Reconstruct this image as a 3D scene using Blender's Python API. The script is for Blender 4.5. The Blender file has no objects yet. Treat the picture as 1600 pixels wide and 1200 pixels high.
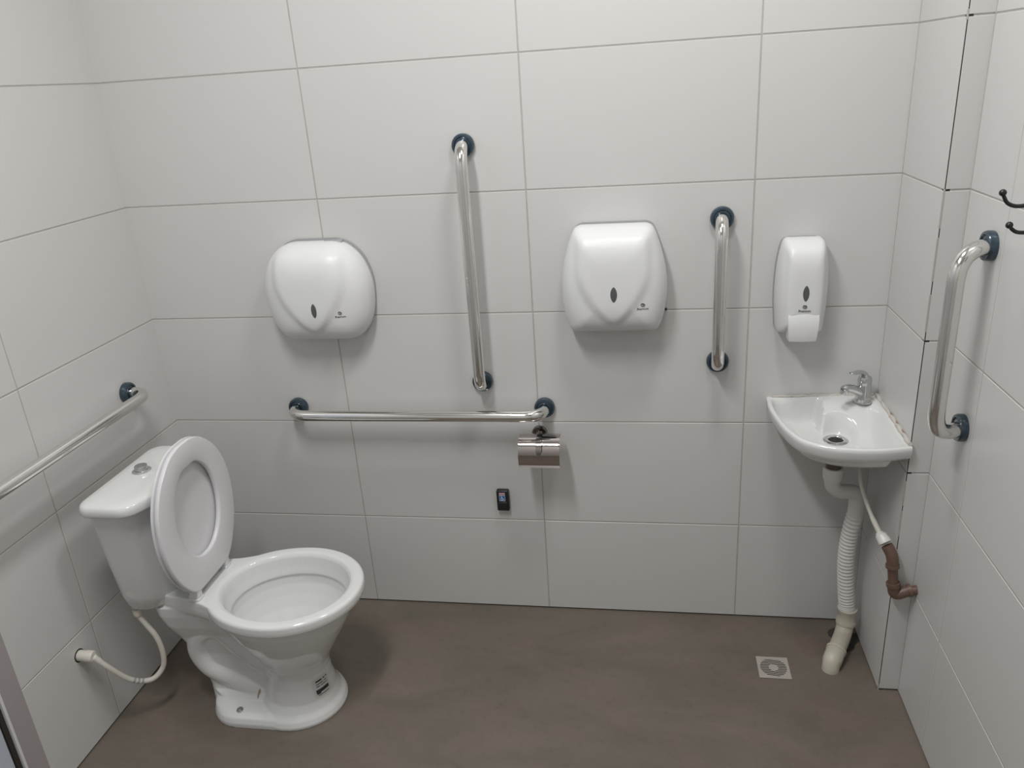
import bpy, bmesh, math, random
from mathutils import Vector, Matrix
from mathutils.bvhtree import BVHTree
random.seed(4)
S = bpy.context.scene
COL = S.collection
PI = math.pi

# ---------------------------------------------------------------- camera
def make_camera():
    cd = bpy.data.cameras.new('camera'); cam = bpy.data.objects.new('camera', cd); COL.objects.link(cam)
    p, yw, r = 0.3727, -0.178, -0.069
    F = Vector((math.sin(yw)*math.cos(p), math.cos(yw)*math.cos(p), -math.sin(p)))
    R0 = Vector((math.cos(yw), -math.sin(yw), 0)); U0 = R0.cross(F)
    R = math.cos(r)*R0 + math.sin(r)*U0; U = -math.sin(r)*R0 + math.cos(r)*U0
    m = Matrix((R, U, -F)).transposed().to_4x4(); m.translation = Vector((0, -2.16, 1.6648))
    cam.matrix_world = m
    cd.sensor_width = 36; cd.lens = 36*1230.6/1600; cd.clip_start = 0.02
    S.camera = cam
make_camera()

# ---------------------------------------------------------------- light and exposure
CEIL = 2.85
S.view_settings.view_transform = 'Standard'; S.view_settings.look = 'None'
S.view_settings.gamma = 1; S.view_settings.use_curve_mapping = False
S.view_settings.exposure = 0.0
w = bpy.data.worlds.new('world'); S.world = w; w.use_nodes = True
w.node_tree.nodes['Background'].inputs[0].default_value = (0.8, 0.9, 1, 1)
w.node_tree.nodes['Background'].inputs[1].default_value = 0.05
LAMPS = [((0.12, -0.70, CEIL-0.05), 12, (1, .985, .97), .32, .32), ((-0.62, -1.45, CEIL-0.05), 28, (1, .995, .99), .16, .75)]
for (loc, pw, c, sx_, sy_) in LAMPS:
    ld = bpy.data.lights.new('lamp_light', 'AREA'); ld.shape = 'ELLIPSE' if sx_ == sy_ else 'RECTANGLE'; ld.size = sx_; ld.size_y = sy_; ld.energy = pw; ld.color = c
    lo = bpy.data.objects.new('lamp_light', ld); COL.objects.link(lo); lo.location = loc

# ---------------------------------------------------------------- materials
def mat(name, col, rough=.5, metal=0, spec=.5, coat=0, bump=0, bscale=60, var=0, vscale=5):
    m = bpy.data.materials.new(name); m.use_nodes = True
    nt = m.node_tree; b = nt.nodes['Principled BSDF']
    b.inputs['Base Color'].default_value = (*col, 1); b.inputs['Roughness'].default_value = rough
    b.inputs['Metallic'].default_value = metal; b.inputs['Specular IOR Level'].default_value = spec
    b.inputs['Coat Weight'].default_value = coat; b.inputs['Coat Roughness'].default_value = .06
    tc = nt.nodes.new('ShaderNodeTexCoord')
    n = nt.nodes.new('ShaderNodeTexNoise'); nt.links.new(tc.outputs['Object'], n.inputs['Vector'])
    n.inputs['Scale'].default_value = vscale; n.inputs['Detail'].default_value = 4
    if var:
        mx = nt.nodes.new('ShaderNodeMixRGB'); mx.inputs[1].default_value = (*[c*(1-var) for c in col], 1)
        mx.inputs[2].default_value = (*[min(1, c*(1+var)) for c in col], 1)
        nt.links.new(n.outputs['Fac'], mx.inputs[0]); nt.links.new(mx.outputs[0], b.inputs['Base Color'])
    if bump:
        n2 = nt.nodes.new('ShaderNodeTexNoise'); nt.links.new(tc.outputs['Object'], n2.inputs['Vector'])
        n2.inputs['Scale'].default_value = bscale; n2.inputs['Detail'].default_value = 3
        bp = nt.nodes.new('ShaderNodeBump'); bp.inputs['Strength'].default_value = bump; bp.inputs['Distance'].default_value = .002
        nt.links.new(n2.outputs['Fac'], bp.inputs['Height']); nt.links.new(bp.outputs['Normal'], b.inputs['Normal'])
    return m
M = dict(
    tile=mat('white_satin_tile', (.62, .617, .603), .34, bump=.12, bscale=3, var=.015, vscale=3),
    grout=mat('grey_grout', (.43, .418, .40), .9, bump=.3, bscale=200, var=.15, vscale=40),
    dark=mat('dark_joint_and_hole_shade', (.03, .025, .02), .95, var=.3, vscale=60),
    porcelain=mat('white_porcelain', (.72, .725, .715), .09, coat=.3, bump=.02, bscale=12),
    seat=mat('white_seat_plastic', (.70, .695, .71), .25, bump=.02, bscale=20),
    plastic=mat('white_dispenser_plastic', (.745, .75, .75), .38, bump=.02, bscale=20),
    backplate=mat('grey_backplate', (.35, .35, .36), .5, var=.05),
    lens=mat('smoked_window', (.10, .10, .105), .12, bump=.02),
    ink=mat('black_print', (.03, .03, .03), .5, var=.1),
    chrome=mat('polished_steel', (.78, .77, .75), .13, metal=1, bump=.01, bscale=30),
    chrome2=mat('bright_chrome', (.62, .63, .64), .08, metal=1, bump=.01),
    flange=mat('blue_flange_film', (.035, .062, .085), .25, metal=.35, coat=.5, var=.3, vscale=30),
    black=mat('black_plastic', (.012, .013, .015), .35, var=.2),
    hose=mat('cream_hose', (.66, .63, .57), .4, var=.05, vscale=30),
    pvc=mat('white_pvc', (.70, .69, .67), .35, var=.03, vscale=20),
    pvc_dirty=mat('yellowed_pvc', (.55, .52, .43), .4, var=.12, vscale=25),
    tinted=mat('chrome_reflection_tint', (.50, .455, .44), .1, metal=1, bump=.01),  # chrome with the pinkish, dim reflections of the room put into its colour
    brown=mat('brown_pvc', (.14, .083, .062), .42, var=.12, vscale=30),
    silicone=mat('stained_sealant', (.56, .53, .49), .5, bump=.4, bscale=120, var=.1, vscale=30),
    grate=mat('dusty_white_grate', (.40, .37, .33), .6, var=.12, vscale=40),
    paint=mat('white_paint', (.74, .73, .71), .7, bump=.1, bscale=80, var=.02),
    casing=mat('pinkish_casing', (.38, .345, .35), .6, bump=.1, bscale=60, var=.06),
    alum=mat('white_frame', (.74, .74, .75), .35, var=.03),
    leaf=mat('door_leaf_blue_grey', (.52, .56, .64), .35, var=.04),
    blue=mat('blue_print', (.03, .13, .33), .4, var=.05), white=mat('white_print', (.7, .75, .82), .4, var=.03),
    pink=mat('pink_print', (.48, .27, .29), .5, var=.1),
    rust=mat('rust_stain', (.36, .27, .23), .6, var=.2, vscale=80),
    dark_metal=mat('dark_drain_metal', (.16, .13, .12), .35, metal=.8, var=.2, vscale=40),
    satin=mat('satin_chrome', (.60, .61, .60), .3, metal=.9, bump=.02),
    tabm=mat('dark_chrome', (.30, .275, .265), .14, metal=1, bump=.01),
    screw=mat('screw_metal', (.45, .44, .43), .3, metal=1, var=.1),
)
def floor_material():
    m = bpy.data.materials.new('brown_cement'); m.use_nodes = True; nt = m.node_tree; N = nt.nodes; L = nt.links
    b = N['Principled BSDF']; b.inputs['Roughness'].default_value = .42; b.inputs['Specular IOR Level'].default_value = .45
    tc = N.new('ShaderNodeTexCoord')
    def noise(sc, det=6, rough=.6, dist=0, vec=None):
        n = N.new('ShaderNodeTexNoise'); n.inputs['Scale'].default_value = sc; n.inputs['Detail'].default_value = det
        n.inputs['Roughness'].default_value = rough; n.inputs['Distortion'].default_value = dist
        L.new(vec or tc.outputs['Object'], n.inputs['Vector']); return n
    def ramp(src, stops):
        r = N.new('ShaderNodeValToRGB'); L.new(src, r.inputs[0])
        r.color_ramp.elements[0].position = stops[0][0]; r.color_ramp.elements[0].color = (*stops[0][1], 1)
        r.color_ramp.elements[1].position = stops[-1][0]; r.color_ramp.elements[1].color = (*stops[-1][1], 1)
        for p, c in stops[1:-1]:
            e = r.color_ramp.elements.new(p); e.color = (*c, 1)
        return r
    mp = N.new('ShaderNodeMapping'); mp.inputs['Scale'].default_value = (1, 2.2, 1); mp.inputs['Rotation'].default_value = (0, 0, .3)
    L.new(tc.outputs['Object'], mp.inputs[0])
    a = ramp(noise(2.6, 7, .62, .6, mp.outputs[0]).outputs['Fac'], [(.3, (.122, .108, .086)), (.5, (.152, .130, .105)), (.7, (.186, .153, .126))])
    c = ramp(noise(5, 5, .6, .3, mp.outputs[0]).outputs['Fac'], [(.52, (0, 0, 0)), (.72, (1, 1, 1))])
    mx = N.new('ShaderNodeMixRGB'); L.new(c.outputs[0], mx.inputs[0]); L.new(a.outputs[0], mx.inputs[1]); mx.inputs[2].default_value = (.170, .130, .104, 1)
    d = ramp(noise(38, 4, .7).outputs['Fac'], [(.30, (.8, .8, .8)), (.45, (1, 1, 1)), (.8, (1.05, 1.04, 1.03))])
    m2 = N.new('ShaderNodeMixRGB'); m2.blend_type = 'MULTIPLY'; m2.inputs[0].default_value = .6
    L.new(mx.outputs[0], m2.inputs[1]); L.new(d.outputs[0], m2.inputs[2]); L.new(m2.outputs[0], b.inputs['Base Color'])
    rr = ramp(noise(4).outputs['Fac'], [(.3, (.36,)*3), (.7, (.55,)*3)]); L.new(rr.outputs[0], b.inputs['Roughness'])
    bp = N.new('ShaderNodeBump'); bp.inputs['Strength'].default_value = .15; bp.inputs['Distance'].default_value = .002
    L.new(noise(14).outputs['Fac'], bp.inputs['Height']); L.new(bp.outputs['Normal'], b.inputs['Normal'])
    return m
M['floor'] = floor_material()

# ---------------------------------------------------------------- helpers
ROOT = {}
def origin_of(parent):
    o = Vector((0, 0, 0))
    while parent is not None:
        o = o + parent.location; parent = parent.parent
    return o
def obj(name, verts, faces, m, parent=None, smooth=True, loc=None, fm=None, sharp=None):
    """One mesh object from world-space vertices; its origin sits at loc (or at its parent's origin)."""
    base = Vector(loc) if loc is not None else origin_of(parent)
    me = bpy.data.meshes.new(name)
    me.from_pydata([tuple(Vector(v)-base) for v in verts], [], faces)
    for mm in (m if isinstance(m, (list, tuple)) else [m]): me.materials.append(mm)
    if fm:
        for p, i in zip(me.polygons, fm): p.material_index = i
    bm = bmesh.new(); bm.from_mesh(me); bmesh.ops.recalc_face_normals(bm, faces=bm.faces)
    bmesh.ops.remove_doubles(bm, verts=bm.verts, dist=1e-6)
    bm.to_mesh(me); bm.free()
    for p in me.polygons: p.use_smooth = bool(smooth)
    o = bpy.data.objects.new(name, me); COL.objects.link(o)
    if parent is not None: o.parent = parent; o.location = base-origin_of(parent)
    else: o.location = base
    if smooth and sharp is not False:
        me.set_sharp_from_angle(angle=math.radians(sharp or 40))
    return o
def tag(o, label, cat, group=None):
    o['label'] = label; o['category'] = cat
    if group: o['group'] = group
    return o
def thing(name, label, cat, loc, group=None):
    o = bpy.data.objects.new(name, None); COL.objects.link(o); o.location = loc; o.empty_display_size = .05
    return tag(o, label, cat, group)
def struct(o): o['kind'] = 'structure'; return o
class MB:
    def __init__(s): s.v = []; s.f = []; s.m = []
    def add(s, v, f, mi=0):
        n = len(s.v); s.v += [tuple(x) for x in v]; s.f += [tuple(i+n for i in q) for q in f]; s.m += [mi]*len(f); return s
    def build(s, name, m, parent=None, **k): return obj(name, s.v, s.f, m, parent, fm=s.m if isinstance(m, (list, tuple)) else None, **k)
def loft(rings, cap0=True, cap1=True):
    n = len(rings[0]); v = [p for r in rings for p in r]; f = []
    for i in range(len(rings)-1):
        for j in range(n):
            k = (j+1) % n; f.append((i*n+j, i*n+k, (i+1)*n+k, (i+1)*n+j))
    if cap0: f.append(tuple(range(n))[::-1])
    if cap1: f.append(tuple((len(rings)-1)*n+j for j in range(n)))
    return v, f
def catmull(pts, per=8):
    P = [Vector(p) for p in pts]; P = [2*P[0]-P[1]]+P+[2*P[-1]-P[-2]]; out = []
    for i in range(1, len(P)-2):
        for k in range(per):
            t = k/per; a, b, c, d = P[i-1], P[i], P[i+1], P[i+2]
            out.append(.5*((2*b)+(c-a)*t+(2*a-5*b+4*c-d)*t*t+(3*b-a-3*c+d)*t**3))
    out.append(P[-2]); return out
def tube(path, r, n=24, caps=True):
    P = [Vector(p) for p in path]; T = []
    for i in range(len(P)):
        t = (P[min(i+1, len(P)-1)]-P[max(i-1, 0)]); T.append(t.normalized() if t.length > 1e-9 else Vector((0, 0, 1)))
    up = Vector((0, 0, 1)) if abs(T[0].z) < .9 else Vector((1, 0, 0))
    u = (up-T[0]*up.dot(T[0])).normalized(); rings = []
    for i, p in enumerate(P):
        u = (u-T[i]*u.dot(T[i])).normalized(); w_ = T[i].cross(u)
        rr = r(i/(len(P)-1)) if callable(r) else (r[i] if isinstance(r, (list, tuple)) else r)
        rings.append([p+rr*(math.cos(2*PI*j/n)*u+math.sin(2*PI*j/n)*w_) for j in range(n)])
    return loft(rings, caps, caps)
def lathe(profile, c, axis=(0, 0, 1), n=40):
    """profile = [(radius, height along axis)]"""
    a = Vector(axis).normalized(); q = a.to_track_quat('Z', 'Y'); c = Vector(c); rings = []
    for r, h in profile:
        rings.append([c+q @ Vector((max(r, 1e-5)*math.cos(2*PI*j/n), max(r, 1e-5)*math.sin(2*PI*j/n), h)) for j in range(n)])
    return loft(rings)
def box(x0, x1, y0, y1, z0, z1, b=0.0):
    b = min(b, (x1-x0)/2.01, (y1-y0)/2.01, (z1-z0)/2.01)
    if b <= 0:
        v = [(x, y, z) for x in (x0, x1) for y in (y0, y1) for z in (z0, z1)]
        return v, [(0, 1, 3, 2), (4, 6, 7, 5), (0, 4, 5, 1), (2, 3, 7, 6), (0, 2, 6, 4), (1, 5, 7, 3)]
    bm = bmesh.new(); v, f = box(x0, x1, y0, y1, z0, z1)
    vs = [bm.verts.new(p) for p in v]; [bm.faces.new([vs[i] for i in q]) for q in f]
    bmesh.ops.bevel(bm, geom=bm.edges[:], offset=b, segments=3, profile=.5, affect='EDGES')
    bm.verts.ensure_lookup_table(); bm.verts.index_update()
    r = [tuple(x.co) for x in bm.verts], [tuple(x.index for x in q.verts) for q in bm.faces]
    bm.free(); return r
def sstep(x, a, b):
    if a == b: return 1.0 if x >= a else 0.0
    t = max(0, min(1, (x-a)/(b-a))); return t*t*(3-2*t)
def outline(table, n=120):
    """closed 2-D outline from [(height, half width)], rising heights, evenly resampled"""
    r = catmull([(hw, z, 0) for z, hw in table], 10)
    pts = [(p.x, p.y) for p in r]
    pts = pts + [(-x, z) for x, z in reversed(pts)]
    # resample
    L = [0]; m = len(pts)
    for i in range(m):
        a, b = pts[i], pts[(i+1) % m]; L.append(L[-1]+math.hypot(a[0]-b[0], a[1]-b[1]))
    out = []; i = 0
    for k in range(n):
        d = L[-1]*k/n
        while L[i+1] < d: i += 1
        t = (d-L[i])/max(L[i+1]-L[i], 1e-9); a, b = pts[i], pts[(i+1) % m]
        out.append((a[0]+(b[0]-a[0])*t, a[1]+(b[1]-a[1])*t))
    return out
def text_obj(body, size, origin, right, up, m, parent, name='printed_name', align='CENTER', extr=.0003):
    cu = bpy.data.curves.new('t', 'FONT'); cu.body = body; cu.size = size; cu.align_x = align; cu.extrude = extr
    to = bpy.data.objects.new('t', cu); COL.objects.link(to)
    dg = bpy.context.evaluated_depsgraph_get(); me = to.evaluated_get(dg).to_mesh()
    R = Vector(right).normalized(); U = Vector(up).normalized(); Nn = R.cross(U); o0 = Vector(origin)
    v = [o0+R*p.co.x+U*p.co.y+Nn*p.co.z for p in me.vertices]; f = [tuple(p.vertices) for p in me.polygons]
    to.to_mesh_clear() if hasattr(to, 'to_mesh_clear') else None
    bpy.data.objects.remove(to)
    return obj(name, v, f, m, parent, smooth=False)

# ---------------------------------------------------------------- the room
XL, XR, XS, YS = -1.511, 0.643, 0.696, -0.298       # left wall, shaft face, right wall, shaft front
YB = -2.85
TH, TW, TZ = 0.345, 0.600, 0.338
def tiled(name, org, u, n, us, zs, ext=.004, e0=.0022, e1=.0022):
    """wall of bevelled tiles standing on a grout bed; us = tile joints along u, zs = joints in height"""
    org, u, n = Vector(org), Vector(u), Vector(n); mb = MB(); g, bv, dp = .0018, .0009, .0010
    def P(a, z, d): return org+u*a+Vector((0, 0, z))-n*d
    for i in range(len(us)-1):
        for j in range(len(zs)-1):
            a0, a1, z0, z1 = us[i]+g, us[i+1]-g, zs[j]+g, zs[j+1]-g
            if i == 0: a0 = us[0]-e0
            if i == len(us)-2: a1 = us[-1]+e1
            if j == 0: z0 = zs[0]+.0045
            o = [P(a0, z0, dp), P(a1, z0, dp), P(a1, z1, dp), P(a0, z1, dp)]
            k = [P(a0+bv, z0+bv, 0), P(a1-bv, z0+bv, 0), P(a1-bv, z1-bv, 0), P(a0+bv, z1-bv, 0)]
            mb.add(o+k, [(4, 5, 6, 7), (0, 1, 5, 4), (1, 2, 6, 5), (2, 3, 7, 6), (3, 0, 4, 7)], 0)
    mb.add([P(us[0]-ext, zs[0]+.0045, dp), P(us[-1]+ext, zs[0]+.0045, dp), P(us[-1]+ext, zs[-1], dp), P(us[0]-ext, zs[-1], dp)], [(0, 1, 2, 3)], 1)
    mb.add([P(us[0], -.01, .02), P(us[-1], -.01, .02), P(us[-1], zs[-1], .02), P(us[0], zs[-1], .02)], [(0, 3, 2, 1)], 1)
    mb.add([P(us[0], 0, .0085), P(us[-1], 0, .0085), P(us[-1], .006, .0085), P(us[0], .006, .0085)], [(0, 1, 2, 3)], 2)
    o = mb.build(name, [M['tile'], M['grout'], M['dark']], None, smooth=False, loc=tuple(org))
    return struct(o)
ZS = [0, TZ]+[TZ+TH*i for i in range(1, 8)]; ZS = [z for z in ZS if z < CEIL-.02]+[CEIL]
tiled('wall_back', (0, 0, 0), (1, 0, 0), (0, -1, 0), [XL-.002, -.9136, -.3136, .2864, XR], ZS)
tiled('wall_left', (XL, 0, 0), (0, -1, 0), (1, 0, 0), [0, .582, .847], ZS)
tiled('wall_left', (XL, 0, 2.12), (0, -1, 0), (1, 0, 0), [.847, 1.182, 1.752], [0, .28, CEIL-2.12])
tiled('wall_left', (XL, 0, 0), (0, -1, 0), (1, 0, 0), [1.75, 2.382, -YB], ZS)
tiled('wall_corner', (XR, 0, 0), (0, -1, 0), (-1, 0, 0), [0, -YS], ZS, 0, e1=-.0004)                       # side of the pipe shaft
tiled('wall_corner', (XR, YS, 0), (1, 0, 0), (0, -1, 0), [0, XS-XR], ZS, 0, e0=-.0030)
mb = MB(); mb.add(*box(XS-.0002, XS+.01, YS-.004, YS+.01, .0045, CEIL)); mb.add(*box(XR-.0002, XR+.01, -.004, .01, .0045, CEIL))
struct(mb.build('trim_4', M['grout'], None, smooth=False, loc=(XS, YS, 0)))                       # its narrow front
tiled('wall_right', (XS, 0, 0), (0, -1, 0), (-1, 0, 0), [-YS, .5006, 1.1006, 1.7006, 2.3006, -YB], ZS)
mb = MB()                                                                                          # open joint down the shaft's edge
mb.add(*box(XR+.001, XR+.0125, YS+.0005, YS+.012, 0, CEIL))
struct(mb.build('trim_2', M['dark'], None, smooth=False, loc=(XR, YS, 0)))
mb = MB()                                                                                          # patches of grout still in that joint
for z0, z1 in ((1.29, 1.375), (1.17, 1.27), (1.05, 1.14), (.59, .66), (.50, .575), (.42, .46), (1.71, 1.73), (.0, .02)):
    mb.add(*box(XR-.0001, XR+.0036, YS-.0002, YS+.004, z0, z1, .0008))
struct(mb.build('trim_3', M['grout'], None, smooth=False, loc=(XR, YS, 0)))
tiled('wall_front', (0, YB, 0), (-1, 0, 0), (0, 1, 0), [-XS, -.2864, .3136, .9136, -XL], ZS)
struct(obj('floor', [(XL-.3, YB-.02, 0), (XS+.02, YB-.02, 0), (XS+.02, .02, 0), (XL-.3, .02, 0), (XL-.3, YB-.02, -.1), (XS+.02, YB-.02, -.1), (XS+.02, .02, -.1), (XL-.3, .02, -.1)],
           [(0, 1, 2, 3), (4, 7, 6, 5), (0, 4, 5, 1), (1, 5, 6, 2), (2, 6, 7, 3), (3, 7, 4, 0)], M['floor'], None, smooth=False, loc=(0, 0, 0)))
struct(obj('ceiling', *box(XL-.02, XS+.02, YB-.02, .02, CEIL, CEIL+.05), M['paint'], None, smooth=False, loc=(0, 0, CEIL)))
# door beside the left wall: pinkish casing, white frame, leaf
mb = MB(); mb.add(*box(XL-.05, XL+.002, -.905, -.8475, 0, 2.12, .002)); mb.add(*box(XL-.05, XL+.002, -1.75, -1.69, 0, 2.12, .002)); mb.add(*box(XL-.05, XL+.002, -1.69, -.905, 2.06, 2.12, .002))
struct(mb.build('trim_1', M['casing'], None, smooth=False, loc=(XL, -.86, 0)))
mb = MB(); mb.add(*box(XL-.05, XL+.006, -.913, -.9055, .0, 2.06, .001)); mb.add(*box(XL-.05, XL+.006, -1.69, -1.682, .0, 2.06, .001))
d = struct(mb.build('door_1', M['alum'], None, smooth=False, loc=(XL, -.91, 0)))
obj('door_leaf', *box(XL-.046, XL-.004, -1.672, -.927, .008, 2.05, .003), M['leaf'], d, smooth=False)
obj('door_gap', *box(XL-.03, XL-.001, -.926, -.9132, .0, 2.058), M['dark'], d, smooth=False)
mb = MB(); mb.add(*lathe([(.024, 0), (.024, .008), (.010, .010), (.010, .05), (0, .05)], (XL-.004, -1.60, 1.0), (1, 0, 0)))
mb.add(*tube([(XL+.045, -1.60, 1.0), (XL+.045, -1.49, 1.0)], .009)); mb.build('door_handle', M['chrome2'], d)
# ceiling lamps
for i, (loc, pw, c, sx_, sy_) in enumerate(LAMPS):
    t = thing('ceiling_light', ['round white ceiling lamp above the corner sink', 'long white tube lamp on the ceiling in the middle of the room'][i], 'ceiling light', (loc[0], loc[1], CEIL))
    if i == 0: obj('housing', *lathe([(0, 0), (.18, 0), (.18, -.035), (.168, -.042), (.162, -.03), (0, -.03)], (loc[0], loc[1], CEIL)), M['plastic'], t)
    else: obj('housing', *box(loc[0]-.09, loc[0]+.09, loc[1]-.40, loc[1]+.40, CEIL-.045, CEIL, .006), M['plastic'], t)

# ---------------------------------------------------------------- grab bars
def grab_bar(label, a, b, n, off, shift=(0, 0, 0), r=.0168, rb=.052):
    a, b, n, sh = Vector(a), Vector(b), Vector(n), Vector(shift)
    t = thing('grab_bar', label, 'grab bar', tuple((a+b)/2), 'polished steel grab bars with dark blue flanges')
    u = (b-a).normalized(); path = []
    A, B = a+n*off+sh, b+n*off+sh
    path.append(a+n*.002)
    def arc(w0, c, w1):  # quadratic-ish circular blend at corner c
        out = []
        for k in range(13):
            s = k/12; out.append((1-s)**2*w0+2*s*(1-s)*(c*1.0)+s*s*w1)
        return out
    path += [a+(A-a)*.22]
    path += arc(a+(A-a)*.30, A, A+u*rb*1.15)
    L = (B-A).length; m = 14
    for k in range(1, m): path.append(A+u*rb*1.15+(B-A-2*u*rb*1.15)*k/m)
    path += arc(B-u*rb*1.15, B, b+(B-b)*.30)
    path += [b+(B-b)*.22, b+n*.002]
    obj('rail', *tube(path, r, 32), M['chrome'], t, sharp=False)
    for q in (a, b):
        obj('wall_flange', *lathe([(0, .0), (.0305, .0), (.0312, .003), (.0312, .012), (.029, .0165), (.0235, .0175), (.0215, .014), (.0180, .0155), (.0170, .0155)], q, n), M['flange'], t)
    return t
grab_bar('long vertical steel grab bar between the round and the square white dispensers', (-.4755, 0, 1.499), (-.4755, 0, .819), (0, -1, 0), .078, (.006, 0, 0))
grab_bar('short vertical steel grab bar left of the soap dispenser', (.206, 0, 1.279), (.206, 0, .877), (0, -1, 0), .078, (-.006, 0, 0))
grab_bar('horizontal steel grab bar on the back wall above the toilet paper holder', (-1.076, 0, .7335), (-.293, 0, .7335), (0, -1, 0), .075)
grab_bar('steel grab bar on the left wall above the toilet tank', (XL, -.207, .866), (XL, -.98, .866), (1, 0, 0), .075)
grab_bar('vertical steel grab bar on the right wall below the black coat hook', (XS, -.452, 1.283), (XS, -.452, .879), (-1, 0, 0), .078, (0, -.048, 0))

# ---------------------------------------------------------------- dispensers
def shell(table, x0, z0, D, ybase, shield, p=3.4, y1=.035, lean=0):
    o = outline(table, 144); zc = sum(q[1] for q in o)/len(o)
    rs = [1.0, 1.0, 1.0, .995, .985, .97, .95, .925, .9, .87, .84, .8, .75, .7, .64, .58, .52, .46, .4, .34, .28, .22, .16, .10, .05]
    rings = []
    for i, r in enumerate(rs):
        if i == 0: ring = [(x0+x*r, -ybase, z0+zc+(z-zc)*r) for x, z in o]
        elif i == 1: ring = [(x0+x*r, -(ybase+.5*(y1-ybase)), z0+zc+(z-zc)*r) for x, z in o]
        else:
            ring = []
            for x, z in o:
                X, Zz = x*r, zc+(z-zc)*r
                y = y1+(D-y1)*(1-r**p)**.5
                y += shield(X, Zz)*sstep(1-r, 0.01, .16)+lean*(Zz-zc)*(1-r**p)
                ring.append((x0+X, -y, z0+Zz))
        rings.append(ring)
    return loft(rings)
def surf_y(me_obj, x, z):
    bm = bmesh.new(); bm.from_mesh(me_obj.data); bv = BVHTree.FromBMesh(bm); bm.free()
    base = origin_of(me_obj.parent); h = bv.ray_cast(Vector((x, -1, z))-base, Vector((0, 1, 0)))
    return (h[0]+base).y if h[0] else -.1
def patch_on(me_obj, pts, off=.0006, c=None):
    """thin slightly raised patch that follows the shell: pts = outline in x,z"""
    bm = bmesh.new(); bm.from_mesh(me_obj.data); bv = BVHTree.FromBMesh(bm); bm.free(); base = origin_of(me_obj.parent)
    c = c or (sum(p[0] for p in pts)/len(pts), sum(p[1] for p in pts)/len(pts)); rings = []
    for r, o in ((1.0, -off), (1.0, off*.6), (.9, off), (.6, off*1.1), (.3, off*1.1), (.05, off*1.1)):
        ring = []
        for x, z in pts:
            X, Z = c[0]+(x-c[0])*r, c[1]+(z-c[1])*r
            h = bv.ray_cast(Vector((X, -1, Z))-base, Vector((0, 1, 0))); y = (h[0]+base).y if h[0] else -.1
            ring.append((X, y-o, Z))
        rings.append(ring)
    return loft(rings)
def eye(x, z, w_, h_, n=40):
    pts = []
    for i in range(n):
        a = 2*PI*i/n; s = math.sin(a); c = math.cos(a)
        pts.append((x+w_*.5*c*(abs(c)**.35), z+h_*.5*s))
    return pts
def logo(t, body, x, z, size):
    y = min(surf_y(body, x+dx, z+dz) for dx in (-size*2, 0, size*2) for dz in (0, size))-.0004
    ya, yb = surf_y(body, x-size*2, z), surf_y(body, x+size*2, z)
    yu = surf_y(body, x, z+size*2)-surf_y(body, x, z)
    text_obj('Premium', size, (x, (ya+yb)/2-.0012, z), (1, (yb-ya)/(size*4), 0), (0, yu/(size*2), 1), M['ink'], t, 'printed_name')
    mb = MB(); cz = z+size*1.65; s = size*.42
    yy = surf_y(body, x, cz)-.0012
    for (cx, r, a0, a1) in ((x-s*.35, s, .1*PI, 1.75*PI), (x+s*.55, s*.8, -.6*PI, .95*PI)):
        mb.add(*tube([(cx+r*math.cos(a0+(a1-a0)*k/16), yy, cz+r*math.sin(a0+(a1-a0)*k/16)) for k in range(17)], s*.22, 6))
    mb.add(*tube([(x-s*.1, yy, cz-s*.9), (x+s*.9, yy, cz-s*1.0)], s*.2, 6))
    mb.build('printed_emblem', M['ink'], t)
def shield_fn(top, bot, wtop, tipw, amp, soft=.012, zmid=None):
    zmid = zmid if zmid is not None else (top+bot)/2
    def f(x, z):
        if z > zmid: w_ = wtop
        else:
            k = max(0, (z-bot)/(zmid-bot)); w_ = tipw+(wtop-tipw)*math.sin(k*PI/2)**.9
        e = sstep(w_-abs(x), -soft, soft)*sstep(z, bot-soft, bot+soft)
        return amp*e
    return f
# round toilet-paper dispenser
X1, ZB1 = -.933, .972
t = thing('toilet_paper_dispenser', 'rounded white jumbo paper dispenser high on the wall above the toilet', 'paper dispenser', (X1, 0, 1.115))
tab1 = [(0, .078), (.006, .104), (.02, .124), (.05, .143), (.09, .155), (.14, .160), (.18, .157), (.22, .145), (.25, .127), (.272, .103), (.283, .080), (.287, .058)]
body1 = obj('front_cover', *shell(tab1, X1, ZB1, .115, .008, shield_fn(.28, .036, .100, .006, .009, .012, .20), 3.6), M['plastic'], t, sharp=False)
mb = MB(); o = outline([(z+.002, hw*.985) for z, hw in tab1], 100)
mb.add(*loft([[(X1+.003+x, -y, ZB1+.003+z) for x, z in o] for y in (.0, .010)])); mb.build('back_plate', M['backplate'], t)
mb = MB(); mb.add(*box(X1+.03, X1+.085, -.03, -.004, ZB1+.272, ZB1+.289, .006)); mb.build('top_catch', M['backplate'], t)
obj('level_window', *patch_on(body1, eye(X1+.012, 1.080, .0155, .042), .001), M['lens'], t, sharp=False)
logo(t, body1, X1+.083, 1.055, .0085)
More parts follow.
